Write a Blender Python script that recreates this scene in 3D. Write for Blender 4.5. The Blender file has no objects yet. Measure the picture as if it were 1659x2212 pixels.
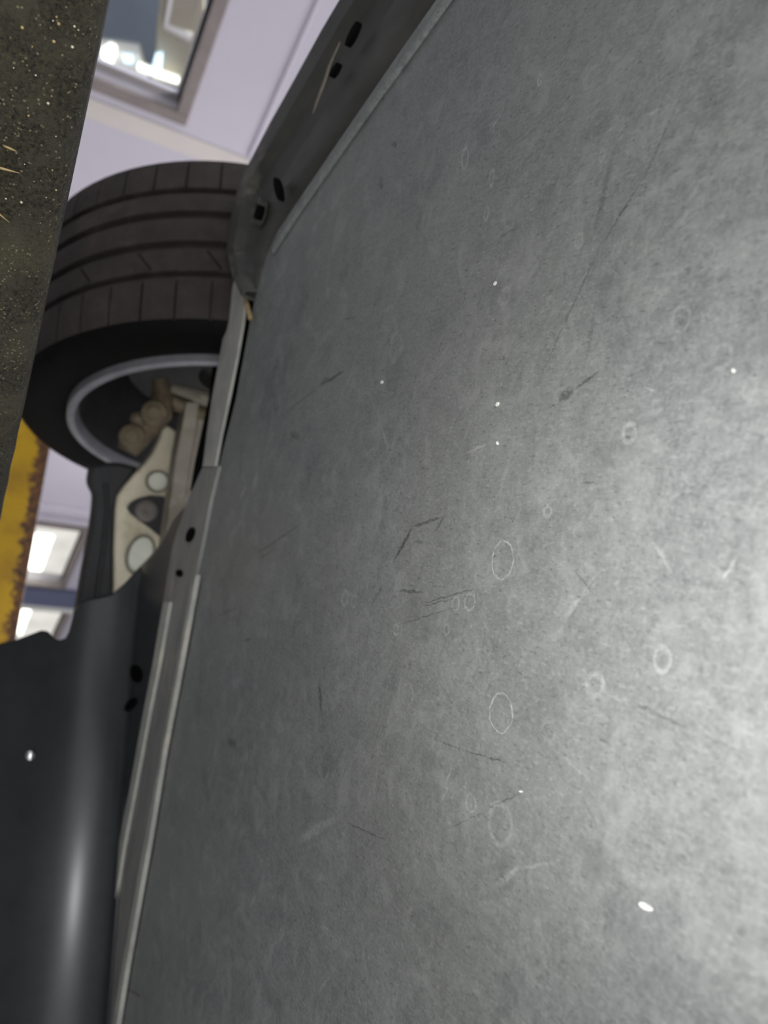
import bpy, bmesh, math, random
import numpy as np
from mathutils import Vector, Matrix

random.seed(7)
S = bpy.context.scene
COL = S.collection
H0 = 1.55                       # height of the phone above the workshop floor

# ------------------------------------------------------------------ camera
F = 1664.0
CX, CY = 829.5, 1106.0
R_ = Vector((-0.1751353, -0.45771133, 0.87168112))
D_ = Vector((0.98454438, -0.0814198, 0.15505866))
F_ = Vector((0.0, 0.88536498, 0.4648966))
cam_d = bpy.data.cameras.new('camera')
cam = bpy.data.objects.new('camera', cam_d)
COL.objects.link(cam)
M = Matrix((( R_.x, -D_.x, -F_.x, 0), (R_.y, -D_.y, -F_.y, 0), (R_.z, -D_.z, -F_.z, H0), (0, 0, 0, 1)))
cam.matrix_world = M
cam_d.sensor_fit = 'VERTICAL'
cam_d.sensor_height = 36.0
cam_d.lens = F / 2212 * 36.0
cam_d.clip_start = 0.01
cam_d.clip_end = 60
cam_d.dof.use_dof = True
cam_d.dof.focus_distance = 0.46
cam_d.dof.aperture_fstop = 6.6
S.camera = cam

# ------------------------------------------------------------------ world, lights, exposure
S.view_settings.view_transform = 'Standard'
S.view_settings.look = 'None'
S.view_settings.gamma = 1.0
S.view_settings.use_curve_mapping = False
S.view_settings.exposure = 0.42
w = bpy.data.worlds.new('world')
S.world = w
w.use_nodes = True
w.node_tree.nodes['Background'].inputs[0].default_value = (0.92, 0.95, 1.0, 1)
w.node_tree.nodes['Background'].inputs[1].default_value = 1.0


def lamp(name, kind, loc, target, energy, color=(1, 1, 1), **kw):
    l = bpy.data.lights.new(name, kind)
    l.energy = energy
    l.color = color
    for k, v in kw.items():
        setattr(l, k, v)
    o = bpy.data.objects.new(name, l)
    COL.objects.link(o)
    o.location = Vector(loc) + Vector((0, 0, H0))
    o.rotation_euler = (Vector(target) - Vector(loc)).to_track_quat('-Z', 'Y').to_euler()
    return o


# the phone's own torch beside the lens, and the strip lights of the workshop
lamp('phone_torch', 'SPOT', (0.03, -0.02, -0.03), (0.03, 0.215, 0.25), 5.0, (1.0, 1.0, 1.0),
     spot_size=math.radians(52), spot_blend=1.0, shadow_soft_size=0.012)
lamp('phone_torch_spill', 'POINT', (0.03, -0.02, -0.03), (0.02, 0.20, 0.25), 5.4, (1.0, 1.0, 1.0), shadow_soft_size=0.012)
lamp('workshop_light_far', 'AREA', (0.2, 4.2, 2.6), (-1.5, 3.6, 0.2), 62, (1.0, 0.95, 1.0), shape='RECTANGLE', size=0.4, size_y=3.0)
lamp('workshop_light_near', 'AREA', (-2.0, 0.2, 2.6), (-2.2, 0.8, 0), 22, (1.0, 0.96, 1.0), shape='RECTANGLE', size=0.4, size_y=3.0)


# ------------------------------------------------------------------ geometry helpers
def ray(px, py):
    return (R_ * (px - CX) + D_ * (py - CY) + F_ * F).normalized()


def at_z(px, py, z):
    """point of the photograph on the level plane z (heights relative to the phone)"""
    v = ray(px, py)
    return v * (z / v.z)


def at_y(px, py, y):
    v = ray(px, py)
    return v * (y / v.y)


def at_plane(px, py, p0, n):
    v = ray(px, py)
    return v * (p0.dot(n) / v.dot(n))


def pix(P):
    z = P.dot(F_)
    return CX + F * P.dot(R_) / z, CY + F * P.dot(D_) / z


def obj(name, bm, mat, parent=None, smooth=False, label=None, bevel=0.0, angle=None):
    bmesh.ops.recalc_face_normals(bm, faces=bm.faces)
    me = bpy.data.meshes.new(name)
    bm.to_mesh(me)
    bm.free()
    me.materials.append(mat)
    o = bpy.data.objects.new(name, me)
    COL.objects.link(o)
    o.location = (0, 0, H0)
    if parent is not None:
        o.parent = parent
        o.matrix_parent_inverse = Matrix.Translation(-Vector(parent_base(parent)))
    if smooth:
        for p in me.polygons:
            p.use_smooth = True
        if angle:
            me.set_sharp_from_angle(angle=math.radians(angle))
    if bevel:
        md = o.modifiers.new('bevel', 'BEVEL')
        md.width = bevel
        md.segments = 2
        md.limit_method = 'ANGLE'
    if label:
        o['label'] = label
    return o


BASE = {}


def parent_base(p):
    if p.type == 'EMPTY':
        return BASE[p.name]
    return Vector((0, 0, H0))


def thing(name, label, cat, loc):
    o = bpy.data.objects.new(name, None)
    COL.objects.link(o)
    o.location = Vector(loc) + Vector((0, 0, H0))
    BASE[o.name] = o.location.copy()
    o['label'] = label
    o['category'] = cat
    return o


def tag(o, label, cat, group=None):
    o['label'] = label
    o['category'] = cat
    if group:
        o['group'] = group
    return o


def struct(o):
    o['kind'] = 'structure'
    return o


def frame(ax, ay, az, o):
    m = Matrix.Identity(4)
    for i, a in enumerate((ax, ay, az)):
        for j in range(3):
            m[j][i] = a[j]
    m.translation = o
    return m


def add_box(bm, m, x0, x1, y0, y1, z0, z1):
    v = [bm.verts.new(m @ Vector(c)) for c in
         ((x0, y0, z0), (x1, y0, z0), (x1, y1, z0), (x0, y1, z0), (x0, y0, z1), (x1, y0, z1), (x1, y1, z1), (x0, y1, z1))]
    for f in ((0, 3, 2, 1), (4, 5, 6, 7), (0, 1, 5, 4), (1, 2, 6, 5), (2, 3, 7, 6), (3, 0, 4, 7)):
        bm.faces.new([v[i] for i in f])


def add_prism(bm, pts, off):
    """closed prism: outline pts (3-D) swept by off"""
    a = [bm.verts.new(p) for p in pts]
    b = [bm.verts.new(p + off) for p in pts]
    bm.faces.new(a)
    bm.faces.new(b[::-1])
    n = len(pts)
    for i in range(n):
        bm.faces.new((a[i], b[i], b[(i + 1) % n], a[(i + 1) % n]))


def add_lathe(bm, prof, o, axis, n=48, close=False):
    """revolve prof [(s along axis, r)] about axis through o"""
    a = axis.normalized()
    u = a.cross(Vector((0, 0, 1)) if abs(a.z) < .9 else Vector((1, 0, 0))).normalized()
    v = a.cross(u)
    rings = []
    for s, r in prof:
        c = o + a * s
        if r < 1e-6:
            rings.append([bm.verts.new(c)])
        else:
            rings.append([bm.verts.new(c + u * (r * math.cos(2 * math.pi * k / n)) + v * (r * math.sin(2 * math.pi * k / n))) for k in range(n)])
    pairs = list(zip(rings, rings[1:])) + ([(rings[-1], rings[0])] if close else [])
    for p, q in pairs:
        for k in range(n):
            k2 = (k + 1) % n
            f = []
            for vv in (p[k % len(p)], p[k2 % len(p)], q[k2 % len(q)], q[k % len(q)]):
                if vv not in f:
                    f.append(vv)
            if len(f) > 2:
                bm.faces.new(f)


def add_tube(bm, pts, rads, n=12, flat=1.0):
    """capped tube along a polyline"""
    rings = []
    prev = None
    for i, p in enumerate(pts):
        t = (pts[min(i + 1, len(pts) - 1)] - pts[max(i - 1, 0)]).normalized()
        if prev is None:
            u = t.cross(Vector((0, 0, 1)) if abs(t.z) < .9 else Vector((1, 0, 0))).normalized()
        else:
            u = (prev - t * prev.dot(t)).normalized()
        prev = u
        v = t.cross(u)
        r = rads[i] if isinstance(rads, (list, tuple)) else rads
        rings.append([bm.verts.new(p + u * (r * math.cos(2 * math.pi * k / n)) + v * (flat * r * math.sin(2 * math.pi * k / n))) for k in range(n)])
    for a, b in zip(rings, rings[1:]):
        for k in range(n):
            bm.faces.new((a[k], a[(k + 1) % n], b[(k + 1) % n], b[k]))
    bm.faces.new(rings[0][::-1])
    bm.faces.new(rings[-1])


def smooth_poly(pts, it=2):
    for _ in range(it):
        q = [pts[0]]
        for a, b in zip(pts, pts[1:]):
            q += [a.lerp(b, .25), a.lerp(b, .75)]
        q.append(pts[-1])
        pts = q
    return pts


# ------------------------------------------------------------------ material helpers
class NT:
    def __init__(self, name, rough=.6, metal=0.0, color=(.2, .2, .2), spec=.5):
        self.m = bpy.data.materials.new(name)
        self.m.use_nodes = True
        self.t = self.m.node_tree
        self.b = self.t.nodes['Principled BSDF']
        self.b.inputs['Roughness'].default_value = rough
        self.b.inputs['Metallic'].default_value = metal
        self.b.inputs['Base Color'].default_value = (*color, 1)
        self.b.inputs['Specular IOR Level'].default_value = spec
        self.tc = self.t.nodes.new('ShaderNodeTexCoord').outputs['Object']

    def n(self, kind, **kw):
        nd = self.t.nodes.new(kind)
        for k, v in kw.items():
            setattr(nd, k, v)
        return nd

    def link(self, a, b):
        if hasattr(a, 'links'):
            self.t.links.new(a, b)
        else:
            b.default_value = a

    def math(self, op, a, b=0.0, clamp=False):
        nd = self.n('ShaderNodeMath', operation=op, use_clamp=clamp)
        self.link(a, nd.inputs[0])
        self.link(b, nd.inputs[1])
        return nd.outputs[0]

    def mapped(self, loc=(0, 0, 0), rot=(0, 0, 0), sc=(1, 1, 1), src=None, kind='POINT'):
        nd = self.n('ShaderNodeMapping', vector_type=kind)
        self.t.links.new(src or self.tc, nd.inputs['Vector'])
        nd.inputs['Location'].default_value = loc
        nd.inputs['Rotation'].default_value = rot
        nd.inputs['Scale'].default_value = sc
        return nd.outputs[0]

    def noise(self, scale, detail=4, rough=.6, src=None, dist=0.0, col=False):
        nd = self.n('ShaderNodeTexNoise')
        nd.inputs['Scale'].default_value = scale
        nd.inputs['Detail'].default_value = detail
        nd.inputs['Roughness'].default_value = rough
        nd.inputs['Distortion'].default_value = dist
        self.t.links.new(src or self.tc, nd.inputs['Vector'])
        return nd.outputs['Color' if col else 'Fac']

    def rng(self, v, a, b, c=0.0, d=1.0, smooth=False):
        nd = self.n('ShaderNodeMapRange', clamp=True, interpolation_type='SMOOTHSTEP' if smooth else 'LINEAR')
        self.link(v, nd.inputs['Value'])
        for k, x in zip(('From Min', 'From Max', 'To Min', 'To Max'), (a, b, c, d)):
            nd.inputs[k].default_value = x
        return nd.outputs['Result']

    def mix(self, f, a, b, mode='MIX'):
        nd = self.n('ShaderNodeMix', data_type='RGBA', blend_type=mode)
        self.link(f, nd.inputs[0])
        self.link((*a, 1) if isinstance(a, tuple) else a, nd.inputs[6])
        self.link((*b, 1) if isinstance(b, tuple) else b, nd.inputs[7])
        return nd.outputs[2]

    def bump(self, h, strength=.3, dist=.001):
        nd = self.n('ShaderNodeBump')
        nd.inputs['Strength'].default_value = strength
        nd.inputs['Distance'].default_value = dist
        self.t.links.new(h, nd.inputs['Height'])
        self.t.links.new(nd.outputs[0], self.b.inputs['Normal'])

    def base(self, c):
        self.t.links.new(c, self.b.inputs['Base Color'])

    def rough(self, c):
        self.t.links.new(c, self.b.inputs['Roughness'])


def worn(name, c1, c2, scale=30, rough=.6, metal=0.0, bump=.2, c3=None, spec=.5, stretch=(1, 1, 1)):
    """two-tone mottled surface with optional dirt"""
    k = NT(name, rough, metal, c1, spec)
    src = k.mapped(sc=stretch)
    f = k.rng(k.noise(scale, 5, .65, src), .35, .65)
    c = k.mix(f, c1, c2)
    if c3:
        g = k.rng(k.noise(scale * .35, 6, .7, src), .56, .66)
        c = k.mix(g, c, c3)
    k.base(c)
    if bump:
        k.bump(k.noise(scale * 5, 4, .6), bump, .0006)
    return k.m


ZP = 0.25                                 # underside of the big tray above the lens


def tray_material(box=None):
    k = NT('dusty_grey_plastic', .5, 0, (.12, .12, .12), .5)
    # ragged coordinates so that every mark has an uneven outline
    wob = k.noise(180, 3, .6, col=True)
    vm = k.n('ShaderNodeVectorMath', operation='SUBTRACT')
    k.t.links.new(wob, vm.inputs[0])
    vm.inputs[1].default_value = (.5, .5, .5)
    vs = k.n('ShaderNodeVectorMath', operation='SCALE')
    k.t.links.new(vm.outputs[0], vs.inputs[0])
    vs.inputs['Scale'].default_value = .0035
    va = k.n('ShaderNodeVectorMath', operation='ADD')
    k.t.links.new(vs.outputs[0], va.inputs[0])
    k.t.links.new(k.tc, va.inputs[1])
    cz = k.n('ShaderNodeVectorMath', operation='MULTIPLY')       # flatten to the plane of the tray
    k.t.links.new(va.outputs[0], cz.inputs[0])
    cz.inputs[1].default_value = (1, 1, 0)
    co = cz.outputs[0]

    last = [co]

    def after(val):
        # the next mark reads its place after this one, so that few values are held at a time
        nd = k.n('ShaderNodeVectorMath', operation='MULTIPLY_ADD')
        k.t.links.new(val, nd.inputs[0])
        nd.inputs[1].default_value = (1e-9, 1e-9, 1e-9)
        k.t.links.new(co, nd.inputs[2])
        last[0] = nd.outputs[0]

    def local(p1, p2, wpx):
        a = at_z(*p1, ZP)
        b = at_z(*p2, ZP)
        c = (a + b) / 2
        far = (b - a).length / 2 + .03
        if box and not (box[0] - far < c.x < box[1] + far and box[2] - far < c.y < box[3] + far):
            return None
        dv = b - a
        n = dv.cross(Vector((0, 0, 1))).normalized()
        q = at_z((p1[0] + p2[0]) / 2, (p1[1] + p2[1]) / 2, ZP)
        sx, sy = pix(q)
        tx, ty = pix(q + n * .01)
        mpp = .01 / math.hypot(tx - sx, ty - sy)
        hw = max(wpx * mpp / 2, .0004)
        hl = max(dv.length / 2, hw)
        nd = k.mapped((c.x, c.y, 0), (0, 0, math.atan2(dv.y, dv.x)), (hl, hw, 1), last[0], 'TEXTURE')
        ln = k.n('ShaderNodeVectorMath', operation='LENGTH')
        k.t.links.new(nd, ln.inputs[0])
        return ln.outputs['Value']

    class Chain:
        r = None

        def append(self, v):
            self.r = v if self.r is None else k.math('MAXIMUM', self.r, v)
            after(self.r)

    dark = Chain()
    for p1, p2, wd, st in (
            ((748, 798), (690, 835), 9, .9), ((690, 835), (612, 895), 4, .6), ((712, 815), (690, 832), 14, .6),
            ((1297, 800), (1240, 842), 7, .9), ((1238, 840), (1205, 866), 24, .9), ((1215, 868), (1180, 884), 6, .6),
            ((1480, 190), (1385, 400), 5, .45), ((1392, 380), (1300, 530), 7, .7), ((1310, 500), (1160, 830), 5, .5),
            ((1325, 330), (1285, 500), 16, .45), ((1290, 640), (1262, 800), 9, .35), ((1330, 240), (1250, 300), 60, .3),  # last, wide patch paints in the dim zone of the lamp's falloff
            ((848, 1218), (893, 1135), 10, .9), ((885, 1140), (965, 1113), 8, .8), ((962, 1112), (938, 1150), 9, .7),
            ((893, 1170), (915, 1172), 8, .5), ((858, 1276), (912, 1279), 8, .8), ((880, 1262), (905, 1268), 3, .6),
            ((898, 1308), (1030, 1270), 4, .75), ((905, 1312), (985, 1292), 4, .7), ((865, 1348), (990, 1310), 4, .65),
            ((800, 1310), (830, 1260), 8, .45), ((930, 1265), (960, 1268), 3, .5),
            ((1238, 1228), (1288, 1290), 4, .6), ((1378, 1523), (1400, 1532), 10, .8), ((1385, 1525), (1500, 1582), 6, .6), ((1490, 1578), (1640, 1640), 6, .4),
            ((690, 1470), (694, 1545), 9, .75), ((935, 1596), (1000, 1620), 3, .6), ((990, 1618), (1110, 1652), 4, .7),
            ((960, 1795), (1060, 1748), 3, .55), ((1050, 1750), (1128, 1710), 4, .7), ((745, 1775), (840, 1818), 4, .65),
            ((660, 1125), (550, 1200), 7, .6), ((600, 1180), (555, 1212), 5, .4), ((1255, 1043), (1290, 1044), 4, .8), ((1130, 1530), (1180, 1630), 3, .4),
            ((845, 310), (858, 316), 14, .7), ((820, 205), (830, 215), 13, .7), ((820, 385), (826, 410), 16, .6),
            ((1490, 1952), (1505, 1956), 9, .5), ((1590, 2010), (1615, 2018), 22, .45), ((1330, 1345), (1375, 1420), 3, .35),
            ((625, 935), (648, 945), 22, .6), ((490, 1600), (512, 1610), 20, .6), ((470, 1330), (520, 1310), 10, .35),
            ((560, 860), (640, 760), 90, .28), ((430, 1380), (520, 1180), 40, .2), ((1075, 515), (1120, 490), 5, .7), ((1085, 775), (1092, 772), 12, .6),  # first, wide patch paints in the dim left side where the lamp weakens
            ((520, 1385), (545, 1380), 9, .6), ((1250, 1700), (1290, 1790), 3, .3), ((740, 690), (770, 685), 8, .5),
            ((1465, 690), (1475, 700), 8, .5), ((1010, 620), (1000, 660), 4, .4), ((1175, 1560), (1190, 1600), 3, .4)):
        d = local(p1, p2, wd)
        if d is not None:
            dark.append(k.rng(d, .45, 1.2, st, 0, True))
    light = Chain()
    for p1, p2, wd, st in (
            ((1405, 1160), (1450, 1235), 11, .55), ((1216, 1338), (1258, 1285), 13, .65), ((1250, 1290), (1290, 1240), 7, .45), ((1557, 1258), (1597, 1198), 10, .6),
            ((1068, 1918), (1125, 1872), 16, .6), ((1120, 1876), (1200, 1862), 8, .4), ((1000, 982), (1062, 955), 8, .6), ((1015, 978), (1035, 990), 5, .5),
            ((640, 1818), (730, 1765), 26, .45), ((1600, 1115), (1650, 1030), 10, .35), ((690, 1985), (755, 2070), 7, .4), ((1480, 445), (1510, 395), 14, .5), ((1440, 510), (1500, 450), 24, .3),
            ((515, 1090), (530, 1050), 10, .55), ((545, 1060), (555, 1020), 9, .45), ((825, 925), (840, 975), 8, .45), ((700, 1690), (712, 1660), 8, .5), ((960, 1700), (975, 1660), 5, .5), ((950, 1735), (968, 1700), 12, .4),
            ((1310, 1500), (1365, 1515), 12, .4), ((1220, 1640), (1280, 1690), 6, .5), ((1390, 250), (1430, 235), 10, .4), ((1320, 580), (1345, 610), 6, .45), ((1165, 690), (1190, 640), 5, .45),
            ((1390, 835), (1420, 845), 6, .6), ((1050, 290), (1085, 245), 7, .5), ((1085, 830), (1150, 860), 60, .16), ((1380, 640), (1450, 640), 70, .22), ((540, 1960), (555, 1930), 14, .4), ((690, 2140), (715, 2105), 9, .4),
            ((1420, 260), (1480, 220), 60, .16), ((720, 1400), (790, 1330), 80, .14), ((880, 1420), (950, 1390), 70, .14), ((1530, 380), (1620, 330), 50, .12), ((1120, 1090), (1220, 1020), 80, .14)):
        d = local(p1, p2, wd)
        if d is not None:
            light.append(k.rng(d, .4, 1.25, st, 0, True))
    for c, rx, ry, th, st in (
            ((1085, 1210), 24, 40, .07, .85), ((1082, 1540), 25, 42, .07, .95), ((1430, 1425), 17, 27, .3, .6), ((1285, 1480), 17, 22, .4, .6),
            ((1360, 935), 14, 20, .4, .6), ((1004, 342), 10, 22, .3, .6), ((1015, 1300), 11, 15, .25, .6), ((984, 1303), 8, 13, .3, .5), ((1017, 1735), 10, 20, .25, .6),
            ((1470, 690), 20, 28, .2, .4), ((1062, 385), 7, 16, .35, .5), ((1050, 462), 6, 13, .4, .5), ((1166, 172), 5, 11, .4, .7), ((965, 1360), 6, 11, .35, .5),
            ((745, 1292), 7, 15, .3, .55), ((765, 1300), 6, 11, .3, .5), ((1183, 1105), 8, 11, .4, .5), ((1250, 520), 10, 14, .3, .4), ((1560, 770), 22, 26, .25, .35), ((1620, 840), 14, 22, .35, .35), ((855, 750), 16, 30, .25, .25),
            ((1080, 1780), 26, 28, .2, .4), ((1300, 335), 8, 12, .3, .4), ((1090, 640), 14, 16, .3, .4), ((920, 480), 10, 20, .25, .35), ((855, 1360), 5, 11, .35, .5), ((1530, 545), 16, 18, .25, .3), ((880, 1500), 12, 20, .2, .25), ((1185, 1580), 14, 20, .25, .25)):
        d = local((c[0], c[1] - ry), (c[0], c[1] + ry), 2 * rx)
        if d is None:
            continue
        e = k.math('ABSOLUTE', k.math('SUBTRACT', d, 1.0))
        light.append(k.rng(e, th * .3, th * 1.1, st, 0, True))
    dk = dark.r if dark.r is not None else 0.0
    lt = light.r if light.r is not None else 0.0
    brk = k.rng(k.noise(330, 3, .7), .32, .6)

    # scuffed grain: fine mottling and streaks that follow the car's travel
    streak = k.mapped((0, 0, 0), (0, 0, math.radians(-62)), (1, .16, 1))
    n1 = k.noise(420, 4, .7)
    n2 = k.noise(130, 4, .7)
    n3 = k.noise(270, 3, .7, streak)
    n4 = k.noise(9, 4, .6)
    g = k.math('ADD', k.math('ADD', k.math('MULTIPLY', n1, .85), k.math('MULTIPLY', n2, .75)),
               k.math('ADD', k.math('MULTIPLY', n3, .35), k.math('MULTIPLY', n4, .45)))
    g = k.rng(g, .82, 1.55)
    c = k.mix(g, (.105, .112, .112), (.285, .295, .284))
    tint = k.rng(k.noise(4, 2, .5), .4, .6)
    c = k.mix(k.math('MULTIPLY', tint, .35), c, (.205, .207, .185), 'MIX')
    c = k.mix(k.math('MULTIPLY', k.math('MULTIPLY', lt, brk), .85), c, (.48, .48, .46))
    c = k.mix(k.math('MULTIPLY', k.math('MULTIPLY', dk, k.rng(brk, 0, 1, 1.0, .6)), .95), c, (.026, .026, .026))
    # fine scuffs in two directions
    for rot, sc, lo, col, st in ((-58, 520, .58, (.38, .385, .37), .30), (25, 620, .60, (.37, .375, .36), .25), (80, 480, .60, (.05, .05, .05), .4), (-15, 560, .60, (.38, .38, .37), .25)):
        sf = k.noise(sc, 2, .6, k.mapped((.3, .1, 0), (0, 0, math.radians(rot)), (1, .38, 1)))
        c = k.mix(k.math('MULTIPLY', k.rng(sf, lo, lo + .1), st), c, col)
    # broader rubbed patches
    c = k.mix(k.math('MULTIPLY', k.rng(k.noise(34, 4, .7, dist=.8), .52, .66), .3), c, (.36, .365, .35))
    c = k.mix(k.math('MULTIPLY', k.rng(k.noise(27, 4, .7, k.mapped((2, 1, 0))), .54, .68), .35), c, (.095, .10, .10))
    # tiny grit specks
    sp = k.n('ShaderNodeTexVoronoi')
    sp.inputs['Scale'].default_value = 260
    k.t.links.new(k.tc, sp.inputs['Vector'])
    spk = k.math('MULTIPLY', k.rng(sp.outputs['Distance'], .06, .14, 1, 0), k.rng(k.noise(60, 2), .58, .66))
    c = k.mix(spk, c, (.03, .03, .028))
    k.base(c)
    k.rough(k.rng(n2, .3, .7, .42, .62))
    k.bump(n1, .2, .0006)
    return k.m


def grit_material():
    k = NT('gritty_black_coating', .35, 0, (.02, .02, .016), .8)
    n = k.noise(420, 5, .8)
    n2 = k.noise(45, 3, .6)
    c = k.mix(k.rng(n, .35, .7), (.004, .0035, .002), (.098, .082, .042))
    c = k.mix(k.rng(n2, .5, .62), c, (.060, .054, .033))
    c = k.mix(k.math('MULTIPLY', k.rng(k.noise(11, 4, .65), .48, .64), .6), c, (.115, .098, .052))
    v = k.n('ShaderNodeTexVoronoi')
    v.inputs['Scale'].default_value = 400
    k.t.links.new(k.mapped(sc=(1, 1, 1)), v.inputs['Vector'])
    fl = k.math('MULTIPLY', k.rng(v.outputs['Distance'], .16, .3, 1, 0), k.rng(k.noise(120, 3, .7), .50, .56))
    c = k.mix(fl, c, (.30, .265, .15))
    k.base(c)
    k.rough(k.rng(n, .3, .7, .16, .5))
    k.bump(n, 1.0, .004)
    return k.m


def yellow_material(ztop):
    k = NT('chipped_yellow_paint', .55, 0, (.55, .33, .01))
    sep = k.n('ShaderNodeSeparateXYZ')
    k.t.links.new(k.tc, sep.inputs[0])
    up = k.math('SUBTRACT', sep.outputs['Z'], ztop)
    n = k.noise(38, 6, .7)
    edge = k.math('ADD', k.math('MULTIPLY', up, 26), k.math('MULTIPLY', n, 2.6))
    chip = k.rng(edge, .56, .78)
    chip = k.math('MAXIMUM', chip, k.rng(k.noise(16, 6, .72), .66, .7))
    y = k.mix(k.rng(k.noise(12, 4), .4, .65), (.64, .37, .008), (.46, .25, .01))
    rst = k.mix(k.rng(k.noise(70, 4), .4, .6), (.06, .025, .012), (.21, .085, .02))
    k.base(k.mix(chip, y, rst))
    k.bump(chip, -.3, .002)
    return k.m


XT = (-2, -.12, .04, .2, 3)
YT = (-2, .32, .52, .78, 3)
TILES = [(XT[i], XT[i + 1], YT[j], YT[j + 1]) for i in range(4) for j in range(4)]
MT_TRAY = tray_material((5, 6, 5, 6))
MT_GRIT = grit_material()
MT_RUBBER = worn('tyre_rubber', (.032, .026, .0235), (.046, .038, .034), 40, .8, 0, .25, (.060, .050, .042), spec=.3)
MT_SIDEWALL = worn('black_sidewall', (.003, .003, .003), (.005, .0045, .004), 30, .7, 0, .1, spec=.12)  # near-black sidewall, much darker than the tread
MT_ALLOY = worn('dull_alloy', (.40, .39, .41), (.30, .29, .31), 25, .45, .5, .05)
MT_CAST = worn('cast_aluminium', (.62, .56, .42), (.52, .47, .35), 30, .5, .25, .15, (.40, .34, .22))
MT_CASTIN = worn('cast_aluminium_pocket', (.70, .70, .60), (.6, .6, .5), 30, .5, .2, .1)
MT_RUSTY = worn('rusty_steel', (.10, .078, .045), (.17, .135, .08), 50, .6, .3, .4, (.10, .06, .04))
MT_STEEL = worn('dirty_steel_beam', (.30, .265, .205), (.24, .215, .17), 22, .55, .2, .2, (.16, .135, .10))
MT_BLACK = worn('black_plastic', (.012, .012, .012), (.018, .018, .019), 40, .6, 0, .1)
MT_BUSH = worn('bush_rubber', (.13, .115, .105), (.18, .16, .145), 60, .7)
MT_BRAKE = worn('brake_disc_iron', (.03, .028, .026), (.05, .045, .04), 60, .6, .4)
MT_SHIELD = worn('smooth_dark_plastic', (.028, .030, .031), (.036, .038, .039), 18, .25, 0, .015, (.032, .032, .031), spec=.45)
MT_FLANGE = worn('dusty_flange', (.30, .30, .275), (.21, .215, .20), 35, .5, .1, .2, (.42, .38, .30), stretch=(.4, 1, 1))
MT_PALE = worn('pale_edge', (.48, .47, .42), (.34, .34, .31), 28, .6, 0, .2, (.56, .52, .43))  # paler than the flange plate
MT_SKIRT = worn('dirty_black_trim', (.042, .041, .036), (.066, .064, .056), 20, .55, 0, .15, (.16, .15, .12), stretch=(1.6, .5, 1))
MT_HOLE = worn('shadowed_slot', (.003, .003, .003), (.004, .004, .004), 60, .9, 0, 0, spec=.05)  # near black, so flat ovals and sheets read as shaded openings
MT_CHROME = NT('bright_dome', .18, 1.0, (.9, .9, .88)).m
MT_WHITE = worn('white_flake', (.85, .84, .77), (.75, .74, .67), 90, .5)
MT_STRAW = worn('dry_straw', (.42, .30, .14), (.30, .22, .10), 120, .7)
MT_DUST = worn('pale_dust', (.24, .22, .17), (.17, .155, .12), 140, .9)
MT_HAIR = worn('brown_fibre', (.12, .07, .04), (.16, .10, .06), 120, .7)
MT_WALL = worn('lavender_wall_paint', (.56, .52, .585), (.60, .56, .625), 1.2, .7, 0, .05)
MT_CREAM = worn('cream_paint', (.68, .62, .58), (.62, .57, .53), 4, .6)
MT_TAUPE = worn('taupe_window_frame', (.22, .18, .17), (.27, .225, .21), 12, .5)
MT_FLOOR = worn('stained_concrete', (.22, .22, .22), (.30, .30, .29), 3, .6, 0, .3, (.13, .13, .13))
MT_CEIL = worn('white_ceiling', (.7, .7, .7), (.66, .66, .66), 2, .8)
MT_SLATE = worn('slate_blue_room', (.12, .145, .18), (.16, .185, .22), 1.5, .7)
MT_BEIGE = worn('beige_board', (.40, .36, .27), (.34, .31, .24), 3, .6)
MT_WHITEP = worn('white_paint', (.82, .80, .74), (.76, .74, .69), 4, .5)
MT_BLUE = worn('blue_painted_pillar', (.12, .13, .22), (.14, .15, .24), 5, .6)


def emit(name, col, s):
    k = NT(name, .5)
    k.b.inputs['Emission Color'].default_value = (*col, 1)
    n = k.rng(k.noise(3, 2), .3, .7, .85, 1.15)
    k.t.links.new(k.math('MULTIPLY', n, s), k.b.inputs['Emission Strength'])
    return k.m


MT_DAY = emit('bright_daylight', (1.0, 1.0, .86), 3.0)
MT_DIMDAY = emit('hazy_daylight', (.86, .82, .74), .62)
MT_GLOW = emit('bright_patch', (1.0, 1.0, .9), 2.2)  # plain glow of the bright patches behind the window
MT_BLUISH = emit('bluish_patch', (.55, .8, 1.0), 1.6)
kg = NT('window_glass', .03, 0, (.9, .95, .95))
kg.b.inputs['Transmission Weight'].default_value = 1.0
kg.b.inputs['IOR'].default_value = 1.02
kg.b.inputs['Alpha'].default_value = .35
MT_GLASS = kg.m

# ------------------------------------------------------------------ the room
AZ = math.radians(32)
WD = Vector((math.sin(AZ), math.cos(AZ), 0))        # along the wall
WN = Vector((math.cos(AZ), -math.sin(AZ), 0))       # out of the wall, into the room
UPV = Vector((0, 0, 1))
WM = frame(WD, WN, UPV, WN * -3.0)                  # x along, y out, z up


def wbox(name, mat, x0, x1, y0, y1, z0, z1, parent=None, bevel=0.0, label=None):
    bm = bmesh.new()
    add_box(bm, WM, x0, x1, y0, y1, z0, z1)
    return obj(name, bm, mat, parent, bevel=bevel, label=label)


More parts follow.
